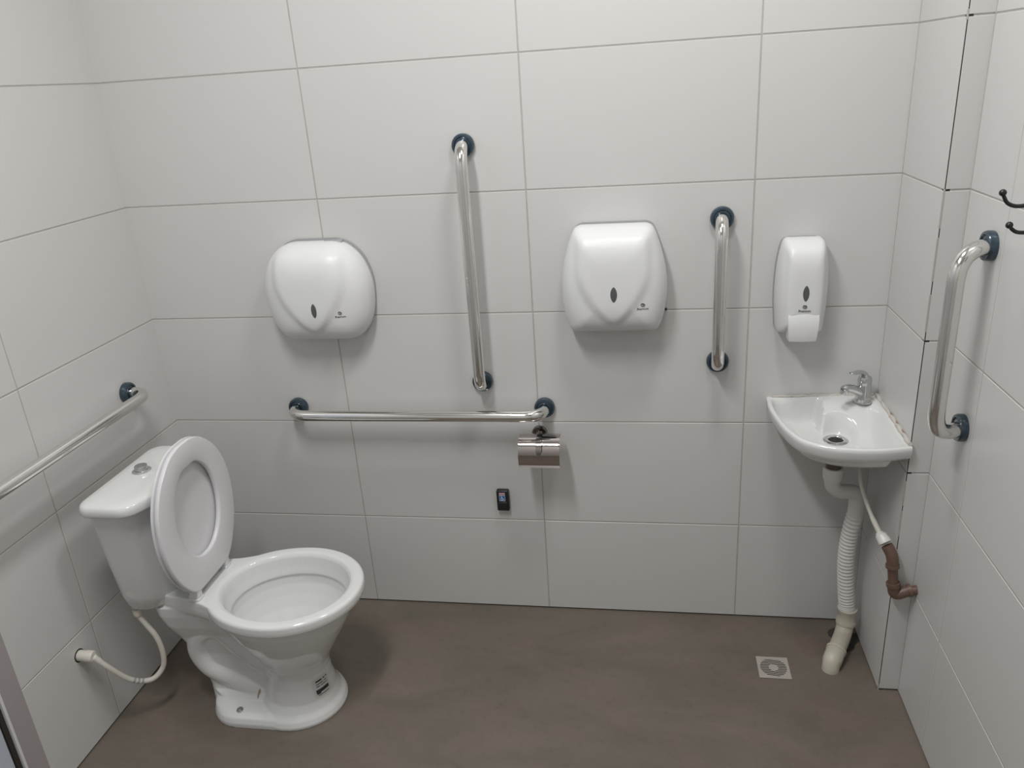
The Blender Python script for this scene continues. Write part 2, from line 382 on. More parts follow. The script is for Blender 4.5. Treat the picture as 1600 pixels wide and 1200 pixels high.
# square paper-towel dispenser
X2, ZB2 = -.0795, .985
t = thing('paper_towel_dispenser', 'large squarish white paper towel dispenser between the two vertical grab bars', 'paper dispenser', (X2, 0, 1.13))
tab2 = [(0, .108), (.006, .119), (.02, .127), (.05, .136), (.09, .142), (.13, .1435), (.17, .140), (.21, .132), (.25, .120), (.275, .110), (.286, .102), (.292, .088)]
body2 = obj('front_cover', *shell(tab2, X2, ZB2, .115, .008, shield_fn(.28, .036, .094, .006, .008, .012, .19), 4.4), M['plastic'], t, sharp=False)
o = outline([(z+.004, hw*.985) for z, hw in tab2], 100)
mb = MB(); mb.add(*loft([[(X2+.002+x, -y, ZB2+z) for x, z in o] for y in (.0, .010)])); mb.build('back_plate', M['backplate'], t)
obj('level_window', *patch_on(body2, eye(X2+.002, 1.108, .0175, .042), .001), M['lens'], t, sharp=False)
logo(t, body2, X2+.078, 1.062, .0085)
# soap dispenser
X3, ZB3 = .4125, .972
t = thing('soap_dispenser', 'narrow white soap dispenser on the wall above the corner sink', 'soap dispenser', (X3, 0, 1.10))
tab3 = [(0, .054), (.008, .058), (.03, .0605), (.08, .0645), (.13, .065), (.18, .0625), (.22, .057), (.243, .051), (.252, .042)]
body3 = obj('front_cover', *shell(tab3, X3, ZB3, .095, .006, lambda x, z: .006*sstep(.046-abs(x), -.005, .005), 4.6, .03), M['plastic'], t, sharp=False)
o = outline([(z, hw*.99) for z, hw in tab3], 80)
mb = MB(); mb.add(*loft([[(X3-.002+x, -y, ZB3+z) for x, z in o] for y in (.0, .008)])); mb.build('back_plate', M['backplate'], t)
obj('level_window', *patch_on(body3, eye(X3+.001, 1.094, .0155, .042), .001), M['lens'], t, sharp=False)
logo(t, body3, X3+.0, 1.045, .0085)
rings = []                                                                                        # push lever
for z, hw, y in ((1.036, .0385, .097), (1.028, .0395, .101), (1.005, .0385, .105), (.975, .036, .103), (.963, .0345, .100)):
    ring = []
    for k in range(9):
        a = -1+k/4; ring.append((X3+a*hw, -(y+.003*(1-a*a)), z+(.003*(1-a*a) if z > 1.03 else 0)))
    ring += [(X3+hw, -.06, z), (X3-hw, -.06, z)]
    rings.append(ring)
lv = obj('push_lever', *loft(rings), M['plastic'], t, sharp=30)
b = lv.modifiers.new('b', 'BEVEL'); b.width = .0015; b.segments = 2

# ---------------------------------------------------------------- toilet paper holder
t = thing('toilet_paper_holder', 'small chrome toilet paper holder with curved cover under the horizontal grab bar', 'toilet paper holder', (-.313, 0, .643))
obj('wall_flange', *lathe([(0, 0), (.0235, 0), (.0235, .006), (.021, .0095), (.011, .010), (.0095, .012), (.0095, .028), (0, .028)], (-.313, 0, .648), (0, -1, 0)), M['tabm'], t)
sec = catmull([(.040, .6600), (.062, .667), (.085, .666), (.103, .656), (.112, .640), (.115, .618), (.114, .598), (.112, .589), (.119, .581)] and [(0, a, b) for a, b in [(.040, .662), (.062, .667), (.085, .6665), (.102, .657), (.111, .640), (.1145, .620), (.114, .602), (.1135, .594), (.1165, .588)]], 6)
x0, x1 = -.365, -.243; nrm = []
rings = []
for i, p in enumerate(sec):
    q = sec[min(i+1, len(sec)-1)]-sec[max(i-1, 0)]; nn = Vector((0, -q.z, q.y)).normalized()*.0012
    rings.append([(x0, -p.y, p.z), (x1, -p.y, p.z), (x1, -(p.y+nn.y), p.z+nn.z), (x0, -(p.y+nn.y), p.z+nn.z)])
obj('cover', *loft(rings), M['tinted'], t, sharp=30)
arm = catmull([(-.311, -.026, .645), (-.309, -.036, .662), (-.306, -.055, .6715), (-.304, -.085, .6715), (-.303, -.108, .663), (-.3025, -.119, .646), (-.3025, -.122, .630)], 6)
rings = []
for i, p in enumerate(arm):
    q = (arm[min(i+1, len(arm)-1)]-arm[max(i-1, 0)]).normalized(); nn = Vector((0, q.z, -q.y)); nn = nn.normalized()*.0014
    hw = .0085*(1 if i < len(arm)-5 else math.sqrt(max(.04, 1-((i-len(arm)+6)/5.2)**2)))
    rings.append([p+Vector((-hw, 0, 0))-nn, p+Vector((hw, 0, 0))-nn, p+Vector((hw, 0, 0))+nn, p+Vector((-hw, 0, 0))+nn])
obj('arm', *loft(rings), M['tabm'], t, sharp=30)
obj('roller', *tube([(-.358, -.072, .628), (-.250, -.072, .628)], .006), M['tinted'], t)
obj('roller_hanger', *tube([(-.3575, -.060, .668), (-.3575, -.072, .655), (-.3575, -.072, .628)], .002, 8), M['tinted'], t)
obj('roller_hanger', *tube([(-.2505, -.060, .668), (-.2505, -.072, .655), (-.2505, -.072, .628)], .002, 8), M['tinted'], t)

# ---------------------------------------------------------------- black call button box
t = thing('call_button', 'small black wall box with a wheelchair sticker below the horizontal grab bar', 'call button', (-.441, 0, .415))
bx = obj('housing', *box(-.4605, -.4215, -.018, 0, .379, .452, .004), M['black'], t)
obj('rocker', *box(-.456, -.426, -.0215, -.017, .385, .412, .002), M['black'], t)
st = obj('sticker', *box(-.4515, -.4325, -.0186, -.0179, .4155, .4445, .0002), M['white'], t, smooth=False)
obj('sticker_header', *box(-.451, -.433, -.0190, -.0185, .4365, .4440), M['pink'], t, smooth=False)
obj('sticker_field', *box(-.4505, -.4335, -.0190, -.0185, .4175, .4350), M['blue'], t, smooth=False)
mb = MB(); sx, sz = -.4425, .4262; yy = -.0193
mb.add(*lathe([(0, 0), (.0013, 0), (.0013, .0003), (0, .0003)], (sx-.0012, yy+.0003, sz+.0062), (0, -1, 0), 16))
mb.add(*tube([(sx-.0014, yy, sz+.0045), (sx-.0010, yy, sz-.0005), (sx+.0028, yy, sz-.0008), (sx+.0048, yy, sz-.0052), (sx+.0062, yy, sz-.0048)], .0007, 6))
mb.add(*tube([(sx-.0012, yy, sz+.0022), (sx+.0020, yy, sz+.0022)], .0006, 6))
mb.add(*tube([(sx-.0002+.0040*math.cos(a), yy, sz-.0028+.0040*math.sin(a)) for a in [PI*.72+PI*1.2*k/16 for k in range(17)]], .0006, 6))
mb.build('wheelchair_symbol', M['white'], t)

# ---------------------------------------------------------------- coat hook
t = thing('coat_hook', 'black double coat hook on the right wall above the vertical grab bar', 'coat hook', (XS, -.65, 1.375))
YH = -.65
o = outline([(0, .004), (.004, .010), (.03, .012), (.07, .012), (.1, .010), (.104, .004)], 40)
obj('back_plate', *loft([[(XS-d, YH+x, 1.325+z) for x, z in o] for d in (0, .003)]), M['black'], t)
p1 = catmull([(XS-.001, YH, 1.404), (.680, YH, 1.402), (.660, YH, 1.397), (.642, YH, 1.396), (.628, YH, 1.402), (.621, YH, 1.413), (.618, YH, 1.420)], 6)
p2 = catmull([(XS-.001, YH, 1.353), (.685, YH, 1.350), (.668, YH, 1.349), (.652, YH, 1.350), (.642, YH, 1.356), (.637, YH, 1.363)], 6)
for p in (p1, p2):
    mb = MB(); mb.add(*tube(p, lambda s: .0042-.0012*s, 16)); e = p[-1]
    mb.add(*lathe([(.0062*math.sin(PI*k/12), -.0062*math.cos(PI*k/12)) for k in range(13)], e, (0, 0, 1), 20))
    mb.build('prong', M['black'], t, sharp=False)

# ---------------------------------------------------------------- corner sink
KX = XR
OUT = catmull([(.297, .0, 0), (.300, .07, 0), (.293, .145, 0), (.277, .225, 0), (.247, .289, 0), (.19, .325, 0), (.125, .337, 0), (.06, .334, 0), (.0005, .320, 0)], 14)
ZR = .765
t = thing('corner_sink', 'small white corner wash basin fixed to the back wall and shaft', 'sink', (KX, 0, ZR))
RS = [1.0, .993, .985, .975, .965, .955, .94, .925, .91]+[.9-.02*k for k in range(0, 45)]
RS = [r for r in RS if r > .02]+[.01]
def basin(dx, dy, r):
    e = (1-r)*.31
    ramp = max(sstep(dy, .045, .135)*.2+sstep(dy, .025, .20)*.8, sstep(dx, .150, .172)*(1-.0*dy))
    m = sstep(e, .010, .036)*sstep(dy, .010, .030)*sstep(dx, .008, .05)*ramp
    deck = .006*(1-sstep(math.hypot(dx, dy), .10, .26))
    z = ZR+deck-.069*m
    q = math.hypot(dx-.133, dy-.137)
    z -= .004*m*(1-sstep(q, .01, .09))
    fl = 1-sstep(q, .033, .060); z = z*(1-fl)+(ZR-.071)*fl
    if r > .985: z -= .003*((r-.985)/.015)**2
    return z
rings = []
bot = [(.12, .683), (.3, .682), (.5, .682), (.68, .690), (.80, .699), (.88, .706), (.94, .714), (.975, .725), (.993, .738), (1.0, .753)]
for r, z in bot: rings.append([(KX-p.x*r, -p.y*r-.0006, z+.022*(i_/(len(OUT)-1))**5*(1-sstep(r, .93, 1))) for i_, p in enumerate(OUT)]+[(KX-.0004, -.0006, z)])
for r in RS: rings.append([(KX-p.x*r-.0004, -p.y*r-.0006, basin(p.x*r, p.y*r, r)) for p in OUT]+[(KX-.0004, -.0006, ZR+.006)])
sink = obj('basin', *loft(rings), M['porcelain'], t, sharp=60)
dr = Vector((.510, -.137, basin(.133, .137, .5)))
obj('drain_ring', *lathe([(.0, -.02), (.0165, -.02), (.0175, .0), (.020, .003), (.029, .0035), (.0325, .001), (.0325, -.003)][1:], dr, (0, 0, 1), 48), M['chrome2'], t)
obj('drain_opening', *lathe([(0, -.002), (.0180, -.002), (.0180, .0016), (0, .0016)], dr, (0, 0, 1), 32), M['dark'], t)
# sealant between basin and walls
mb = MB()
mb.add(*tube([(XR-.012-.27*k/30, -.004, ZR+.0055*(1-k/30)+.0025+.0010*math.sin(k*1.9)) for k in range(31)], lambda s: .0040+.0008*math.sin(s*37), 8))
mb.add(*tube([(XR-.004, -.008-.305*k/30, ZR+.0055*(1-k/30)+.003+.0025*math.sin(k*1.3)) for k in range(31)], lambda s: .0050+.0012*math.sin(s*29)+.0007*math.sin(s*71), 8))
mb.build('sealant_bead', M['silicone'], t)
mb = MB(); mb.add(*tube([(XR-.001, -.12-.04*k/8, ZR+.010-.002*math.sin(k)) for k in range(9)], .0016, 6)); mb.add(*tube([(XR-.001, -.185-.07*k/8, ZR+.008+.001*math.sin(k*2)) for k in range(9)], .0015, 6))
mb.add(*tube([(XR-.002, -.296+.02*k/8, ZR-.006-.045*k/8) for k in range(9)], lambda s: .003-.002*s, 6))
mb.build('sealant_crack', M['rust'], t)
# faucet
FX, FY, FZ = .593, -.048, ZR+.006
t = thing('faucet', 'chrome single lever faucet on the corner of the sink', 'faucet', (FX, FY, FZ))
obj('body', *lathe([(0, 0), (.0235, 0), (.0235, .004), (.0205, .008), (.0195, .012), (.0190, .035), (.0180, .050), (.0180, .054)][0:]+[(.0185, .056), (.0185, .066), (.016, .073), (.009, .077), (0, .078)], (FX, FY, FZ), (0, 0, 1), 36), M['chrome2'], t)
dv = Vector((-.080, -.046, 0)).normalized()
sp = catmull([Vector((FX, FY, FZ+.028))+dv*.008, Vector((FX, FY, FZ+.038))+dv*.026, Vector((FX, FY, FZ+.047))+dv*.044, Vector((FX, FY, FZ+.052))+dv*.060, Vector((FX, FY, FZ+.050))+dv*.072], 6)
obj('spout', *tube(sp, lambda s: .0125-.003*s, 20), M['chrome2'], t, sharp=False)
tip = sp[-1]-dv*.004
obj('aerator', *lathe([(0, 0), (.0105, 0), (.0110, .002), (.0110, .014), (0, .016)], tip-Vector((0, 0, .014)), (0, 0, 1), 24), M['chrome2'], t)
lv = catmull([Vector((FX, FY, FZ+.066)), Vector((FX, FY, FZ+.082))+dv*.004, Vector((FX, FY, FZ+.090))+dv*.020, Vector((FX, FY, FZ+.090))+dv*.040, Vector((FX, FY, FZ+.092))+dv*.052], 6)
rings = []
sd = Vector((-dv.y, dv.x, 0))
for i, p in enumerate(lv):
    s = i/(len(lv)-1); q = (lv[min(i+1, len(lv)-1)]-lv[max(i-1, 0)]).normalized(); nn = sd.cross(q)
    a, bq = .0125*(1-.35*s), .008*(1-.65*s)
    if s > .93: a *= .7
    rings.append([p+sd*a*math.cos(2*PI*k/16)+nn*bq*math.sin(2*PI*k/16) for k in range(16)])
obj('lever', *loft(rings), M['chrome2'], t, sharp=False)

# drain pipe under the sink
t = thing('drain_pipe', 'white corrugated drain pipe running from the sink down to the floor', 'pipe', (.535, -.222, 0))
cx, cy = .510, -.140
obj('tailpiece', *lathe([(0, .675), (.024, .675), (.024, .634), (.0205, .628), (.0205, .608), (0, .608)], (cx, cy, 0)), M['dark_metal'], t)
obj('collar_nut', *lathe([(0, .574), (.022, .574), (.0245, .580), (.026, .588), (.0265, .608), (.025, .614), (.0205, .615), (.020, .610)], (cx, cy, 0)), M['pvc'], t)
bend = catmull([(cx, cy, .585), (cx, cy, .572), (.514, -.139, .556), (.530, -.134, .539), (.553, -.127, .533), (.574, -.120, .528), (.585, -.114, .512), (.589, -.110, .49)], 6)
obj('bend', *tube(bend, .0205, 24), M['pvc'], t, sharp=False)
cor = catmull([(.589, -.110, .500), (.590, -.107, .46), (.583, -.104, .40), (.579, -.102, .345), (.579, -.101, .29), (.583, -.10, .235), (.589, -.10, .18), (.595, -.10, .135), (.596, -.10, .118)], 30)
def corr(s):
    a = sstep(s, .12, .2)*(1-sstep(s, .86, .9)); return .0225+.0016*math.sin(s*2*PI*38)*a+.0015*sstep(s, .88, .9)
obj('corrugated_hose', *tube(cor, corr, 28), M['pvc'], t, sharp=False)
obj('coupling', *lathe([(0, .068), (.0275, .068), (.0285, .072), (.0285, .080), (.0265, .083), (.0265, .116), (.028, .118), (.028, .124), (.0245, .125), (0, .125)], (.597, -.101, 0), (0, 0, 1), 36), M['pvc_dirty'], t)
el = catmull([(.597, -.101, .085), (.594, -.106, .060), (.583, -.128, .042), (.567, -.160, .036), (.550, -.193, .034), (.538, -.215, .028), (.534, -.223, .012), (.533, -.225, -.004)], 8)
obj('floor_elbow', *tube(el, .0245, 28), M['pvc_dirty'], t, sharp=False)
mb = MB(); k0 = Vector(el[30]); k1 = Vector(el[44]); mb.add(*tube([k0, k0.lerp(k1, .5), k1], .0268, 28)); mb.add(*tube([k0-(k1-k0).normalized()*.006, k0+(k1-k0).normalized()*.002], .0285, 28))
mb.build('elbow_socket', M['pvc_dirty'], t)
mb = MB(); pts = []
for i in range(26):
    a = 2*PI*i/26; rr = .055+.014*math.sin(a*3+1)+.008*math.sin(a*5)
    pts.append((.600+rr*math.cos(a)*.72, -.092+rr*math.sin(a), 0))
mb.add(*loft([[(p[0], min(p[1], -.008), z) for p in pts] for z in (-.004, .0008)])); 
tag(mb.build('mortar_patch', mat('dark_mortar', (.06, .052, .045), .9, bump=.5, bscale=60, var=.3, vscale=30), None, smooth=False, loc=(.60, -.09, 0)), 'dark broken mortar patch in the floor behind the drain pipe', 'mortar patch')

# brown supply pipe and its white hose
t = thing('water_pipe', 'brown plastic water pipe elbow coming out of the right wall', 'pipe', (XS, -.325, .357))
obj('wall_stub', *tube([(XS+.006, -.325, .3575), (.672, -.325, .352), (.660, -.325, .349)], .0125), M['brown'], t)
le = catmull([(.680, -.325, .354), (.668, -.325, .350), (.652, -.325, .343), (.643, -.3245, .347), (.640, -.324, .362), (.6385, -.3235, .374)], 6)
mb = MB(); mb.add(*tube(le, .0150, 24)); mb.add(*tube([(.6391, -.324, .366), (.6376, -.323, .376)], .0172)); mb.add(*tube([(.676, -.325, .353), (.684, -.325, .3555)], .0172))
mb.build('lower_elbow', M['brown'], t)
obj('riser', *tube([(.640, -.324, .36), (.630, -.3195, .440)], .0125), M['brown'], t)
ue = catmull([(.6322, -.3205, .425), (.6305, -.3195, .442), (.6275, -.317, .456), (.6225, -.312, .467), (.6165, -.307, .477)], 6)
mb = MB(); mb.add(*tube(ue, .0148, 24)); mb.add(*tube([(.6326, -.3208, .421), (.6316, -.320, .429)], .0170)); mb.build('upper_elbow', M['brown'], t)
t = thing('faucet_hose', 'thin white water hose from under the sink to the brown pipe', 'hose', (.612, -.302, .487))
obj('hose', *tube(catmull([(.583, -.062, .655), (.582, -.09, .645), (.578, -.135, .617), (.576, -.18, .580), (.588, -.235, .533), (.6035, -.287, .498)], 8), lambda s: .0052+.0016*sstep(s, .84, .86), 16), M['hose'], t, sharp=False)
n0, n1 = Vector((.6035, -.287, .498)), Vector((.6165, -.307, .477)); ax = (n1-n0).normalized()
obj('hose_nut', *lathe([(0, -.006), (.009, -.006), (.011, -.001), (.0135, .001), (.0145, .004), (.0155, .014), (.0165, .016), (.0165, .024), (.013, .026), (0, .026)], n0, ax, 24), M['pvc'], t)

# ---------------------------------------------------------------- floor drain
t = thing('floor_drain', 'square off-white floor drain with wavy slots in the brown floor', 'floor drain', (.3725, -.2335, 0))
a = .0448; N = 130
def gp(i, j): return (.3725-a+2*a*i/N, -.2335-a+2*a*j/N)
hole = {}
for i in range(N):
    for j in range(N):
        x, y = gp(i+.5, j+.5); x -= .3725; y += .2335; r = math.hypot(x, y)
        yy = y+.0022*math.sin(x*2*PI/.075)
        ph = (yy/.0068) % 1.0
        hole[i, j] = (r < .0375 and r > .0135 and ph < .5 and abs(yy) < .035)
v = []; f = []; fm_ = []
for j in range(N+1):
    for i in range(N+1):
        x, y = gp(i, j); v.append((x, y, .0022))
nb = len(v)
for j in range(N+1):
    for i in range(N+1):
        x, y = gp(i, j); v.append((x, y, .0010))
ix = lambda i, j: j*(N+1)+i
for i in range(N):
    for j in range(N):
        if hole[i, j]: continue
        f.append((ix(i, j), ix(i+1, j), ix(i+1, j+1), ix(i, j+1))); fm_.append(0)
        for (di, dj, p, q) in ((-1, 0, (i, j), (i, j+1)), (1, 0, (i+1, j), (i+1, j+1)), (0, -1, (i, j), (i+1, j)), (0, 1, (i, j+1), (i+1, j+1))):
            ii, jj = i+di, j+dj
            inside = 0 <= ii < N and 0 <= jj < N
            if not inside or hole[ii, jj]: f.append((ix(*p), ix(*q), nb+ix(*q), nb+ix(*p))); fm_.append(1 if inside else 0)
obj('grate', v, f, [M['grate'], M['dark']], t, smooth=False, fm=fm_)  # slot walls coloured dark, standing in for the shade inside the slots
obj('drain_well', *box(.3725-a+.001, .3725+a-.001, -.2335-a+.001, -.2335+a-.001, -.001, .0011), M['dark'], t, smooth=False)

# ---------------------------------------------------------------- toilet
CY = -.4715
T = thing('toilet', 'white floor-standing toilet with raised seat and tank by the left wall', 'toilet', (-1.05, CY, 0))
def egg(xf, xw, xb, hw, z, n=72, cy=CY, e=1.0):
    out = []
    for k in range(n):
        a = 2*PI*k/n; c, s = math.cos(a), math.sin(a)
        x = xw+(xf-xw)*c if c > 0 else xw+(xw-xb)*c
        out.append((x, cy+hw*(abs(s)**e)*(1 if s > 0 else -1), z))
    return out
ext = [(0, -.860, -1.0, -1.125, .126), (.010, -.858, -1.0, -1.125, .1275), (.024, -.863, -1.0, -1.12, .122), (.038, -.874, -.99, -1.11, .108), (.06, -.883, -.985, -1.09, .094),
       (.10, -.892, -.98, -1.08, .085), (.135, -.895, -.98, -1.075, .081), (.16, -.890, -.98, -1.08, .083), (.185, -.878, -.98, -1.085, .094), (.22, -.858, -.98, -1.10, .112), (.26, -.834, -.98, -1.12, .133),
       (.30, -.812, -.975, -1.145, .151), (.34, -.794, -.97, -1.165, .165), (.368, -.786, -.97, -1.175, .170),
       (.3705, -.764, -.965, -1.192, .183), (.374, -.759, -.965, -1.195, .1865), (.384, -.757, -.965, -1.195, .1875), (.397, -.758, -.965, -1.195, .187), (.402, -.761, -.965, -1.192, .184), (.4045, -.767, -.965, -1.185, .178),
       (.4040, -.786, -.967, -1.166, .161), (.401, -.794, -.968, -1.156, .154), (.393, -.799, -.969, -1.150, .149), (.365, -.806, -.97, -1.142, .144), (.346, -.812, -.97, -1.135, .139), (.341, -.812, -.97, -1.134, .138),
       (.334, -.806, -.97, -1.138, .144), (.31, -.815, -.97, -1.135, .140), (.28, -.832, -.975, -1.125, .126), (.25, -.852, -.98, -1.11, .108), (.22, -.878, -.985, -1.09, .084), (.195, -.91, -.99, -1.07, .058), (.18, -.95, -1.0, -1.05, .03)]
mb = MB(); mb.add(*loft([egg(xf, xw, xb, hw, z) for z, xf, xw, xb, hw in ext]))
# deck between bowl and tank
CD = -.459
side = [(-1.345, .066), (-1.33, .074), (-1.31, .080), (-1.28, .088), (-1.22, .099), (-1.17, .116), (-1.12, .139), (-1.06, .155)]
up_ = [(p.x, p.y) for p in catmull([(x, h, 0) for x, h in side], 5)]
outer = [(x, h) for x, h in up_ if x <= -1.085]
inner = []
for k in range(25):
    a = math.radians(126)+math.radians(108)*k/24; inner.append((-.967+.211*math.cos(a), CY+.160*math.sin(a)))
poly = [(x, CD-h) for x, h in reversed(outer)]+[(x, CD+h-.019*sstep(x, -1.25, -1.12)) for x, h in outer]+inner
mb.add(*loft([[(-1.2+(x+1.2)*(1 if x > -1.2 else s_), CD+(y-CD)*s_, z) for x, y in poly] for z, s_ in ((.340, .88), (.350, .95), (.362, .985), (.375, 1), (.396, 1), (.4035, .99), (.4045, .975))]))
# web below the deck
def rr(x0, x1, hw, z, n=10, rad=.03, cy=-.4655):
    rad = min(rad, hw*.95, (x1-x0)/2.1); pts = []
    for (cx_, cy_, a0) in ((x1-rad, hw-rad, 0), (x0+rad, hw-rad, PI/2), (x0+rad, -hw+rad, PI), (x1-rad, -hw+rad, 1.5*PI)):
        for k in range(n): a = a0+PI/2*k/(n-1); pts.append((cx_+rad*math.cos(a), cy+cy_+rad*math.sin(a), z))
    return pts
mb.add(*loft([rr(-1.240, -.90, .124, 0, rad=.095, cy=CY), rr(-1.240, -.90, .1245, .014, rad=.095, cy=CY), rr(-1.237, -.90, .118, .028, rad=.09, cy=CY), rr(-1.236, -.92, .100, .037, rad=.07, cy=CY), rr(-1.236, -.94, .072, .047, rad=.05), rr(-1.243, -.97, .060, .060)]))
mb.add(*loft([rr(-1.250, -.98, .058, .02), rr(-1.255, -.98, .050, .07), rr(-1.272, -.98, .042, .12), rr(-1.295, -1.07, .040, .18), rr(-1.318, -1.125, .052, .24), rr(-1.335, -1.14, .070, .29), rr(-1.345, -1.15, .084, .33, cy=-.460), rr(-1.348, -1.16, .088, .362, cy=-.459)]))
tr = catmull([(-.99, 0, .135), (-1.07, 0, .150), (-1.140, 0, .215), (-1.185, 0, .262), (-1.245, 0, .243), (-1.268, 0, .185), (-1.245, 0, .130), (-1.195, 0, .100), (-1.14, 0, .075), (-1.09, 0, .045)], 8)
for sg in (1, -1):
    mb.add(*tube([Vector((p.x, -.4665+sg*.022, p.z)) for p in tr], lambda s: .0385-.003*math.sin(s*PI), 20))
bowl = mb.build('bowl', M['porcelain'], T)
md = bowl.modifiers.new('remesh', 'REMESH'); md.mode = 'VOXEL'; md.voxel_size = .0021; md.use_smooth_shade = True
md = bowl.modifiers.new('smooth', 'SMOOTH'); md.factor = .5; md.iterations = 7
dg = bpy.context.evaluated_depsgraph_get(); me = bpy.data.meshes.new_from_object(bowl.evaluated_get(dg))
bowl.modifiers.clear(); bowl.data = me
for p in me.polygons: p.use_smooth = True
bmm = bmesh.new(); bmm.from_mesh(me); BB = BVHTree.FromBMesh(bmm); bmm.free(); TB = Vector(T.location)
obj('water', *loft([egg(-.882, -.985, -1.088, .08, z, 48) for z in (.205, .212)]), mat('clear_water', (.55, .58, .58), .02, spec=.6, coat=.5), T)
# sticker on the pedestal, laid onto the surface
def lay(pts2, off, name, m, parent=T):
    """pts2: grid rows of (angle round the pedestal, height)"""
    c = Vector((-.985, CY, 0)); v = []; nR = len(pts2); nC = len(pts2[0])
    for row in pts2:
        for a, z in row:
            d = Vector((math.cos(a), math.sin(a), 0)); o_ = Vector((c.x, c.y, z))+d*.4
            h = BB.ray_cast(o_-TB, -d); q = (h[0]+TB) if h[0] else o_
            v.append(q+(h[1] if h[0] else d)*off)
    f = [(i*nC+j, i*nC+j+1, (i+1)*nC+j+1, (i+1)*nC+j) for i in range(nR-1) for j in range(nC-1)]
    return v, f
def quad(a0, a1, z0, z1, off, sk=0):
    return lay([[(a0+(a1-a0)*i/6, z0+(z1-z0)*j/3+sk*(i/6)) for i in range(7)] for j in range(4)], off, '', None)
A0 = math.radians(-37)
stk = obj('label_sticker', *quad(A0-.10, A0+.46, .068, .124, .0008), mat('clear_label', (.62, .62, .61), .3), T)
mb = MB()
for (u0, u1, z0, z1) in ((.0, .22, .106, .111), (.27, .34, .107, .1105), (.38, .44, .1075, .111), (.0, .25, .098, .1005), (.28, .40, .0985, .1005), (.0, .12, .091, .0935), (.15, .40, .091, .0930), (-.04, .40, .0735, .0835), (-.03, .10, .070, .0735), (.0, .36, .0655, .0675)):
    mb.add(*quad(A0+u0, A0+u1, z0+.006, z1+.006, .0013))
mb.build('printed_marks', M['ink'], stk)
# floor bolts
for sg in (-1, 1):
    h = BB.ray_cast(Vector((-1.135, CY+sg*.096, .3))-TB, Vector((0, 0, -1))); h2 = BB.ray_cast(Vector((-1.135, CY+sg*.096, .060))-TB, Vector((0, 0, -1)))
    q = (h2[0]+TB) if h2[0] else Vector((-1.135, CY+sg*.096, .03))
    obj('floor_bolt', *lathe([(0, -.001), (.0095, -.001), (.0095, .0015), (.006, .002), (.006, .006), (.003, .0065), (.003, .010), (0, .0102)], q, h2[1] if h2[0] else (0, 0, 1), 18), M['screw'], T)
def rust():
    v = []; c = Vector((-1.092, 0, 0)); pts = [(0, .058), (.004, .064), (.002, .074), (-.002, .070), (-.004, .062), (-.005, .054), (-.001, .050)]
    base = []
    for dx, z in pts:
        h = BB.ray_cast(Vector((c.x+dx, -1.2, z))-TB, Vector((0, 1, 0)))
        if h[0]: base.append((h[0]+TB)+h[1]*.0007)
    return base, [tuple(range(len(base)))]
rv = rust()
if len(rv[0]) > 3: obj('rust_mark', *rv, M['rust'], T, smooth=False)

# tank
CT = -.463
def dshape(xb, xf, hw, z, rb=.022, n=10, bul=.030, cy=CT, rf=.05):
    """flat back, bowed front"""
    pts = []
    for sg in (1,):
        pass
    def corner(cx_, cy_, r_, a0, a1): return [(cx_+r_*math.cos(a0+(a1-a0)*k/(n-1)), cy_+r_*math.sin(a0+(a1-a0)*k/(n-1))) for k in range(n)]
    xs = xf-bul
    p = corner(xs-rf, hw-rf, rf, math.radians(35), PI/2)+corner(xb+rb, hw-rb, rb, PI/2, PI)+corner(xb+rb, -hw+rb, rb, PI, 1.5*PI)+corner(xs-rf, -hw+rf, rf, 1.5*PI, 2*PI-math.radians(35))
    y0 = p[-1][1]; x_ = p[-1][0]; y1 = p[0][1]
    for k in range(1, 24):
        s = k/24; yy = y0+(y1-y0)*s; q = 2*s-1
        p.append((x_+(xf-x_)*(1-abs(q)**2.2), yy))
    return [(x, cy+y, z) for x, y in p]
def shrink(ring, k, z):
    cx_ = sum(p[0] for p in ring)/len(ring); cy_ = sum(p[1] for p in ring)/len(ring)
    return [(cx_+(p[0]-cx_)*k, cy_+(p[1]-cy_)*k, z) for p in ring]
tk = obj('tank', *loft([dshape(-1.400, -1.290, .086, .3645, rb=.03), dshape(-1.404, -1.279, .098, .3665, rb=.03), dshape(-1.406, -1.272, .106, .374, rb=.03), dshape(-1.407, -1.262, .119, .42, rb=.03), dshape(-1.405, -1.246, .136, .53, rb=.03),
                        dshape(-1.401, -1.235, .151, .63, rb=.03), dshape(-1.397, -1.227, .165, .708, rb=.03)]), M['porcelain'], T, sharp=50)
top_ = dshape(-1.406, -1.2125, .182, 0, rb=.036)
ld = obj('tank_lid', *loft([shrink(top_, .955, .7035), shrink(top_, .985, .705), shrink(top_, 1.0, .711), shrink(top_, 1.0, .722), shrink(top_, .985, .7300), shrink(top_, .96, .7335), shrink(top_, .90, .7360), shrink(top_, .75, .7375), shrink(top_, .5, .7385), shrink(top_, .1, .739)]), M['porcelain'], tk, sharp=60)
bt = MB(); bt.add(*lathe([(0, 0), (.0245, 0), (.0245, .002), (.021, .0045), (.0175, .005), (.0175, .003), (.0165, .003), (.0165, .015), (.0155, .0165), (0, .0162)], (-1.335, -.452, .7385), (0, 0, 1), 40))
bt.build('flush_button', M['satin'], ld)
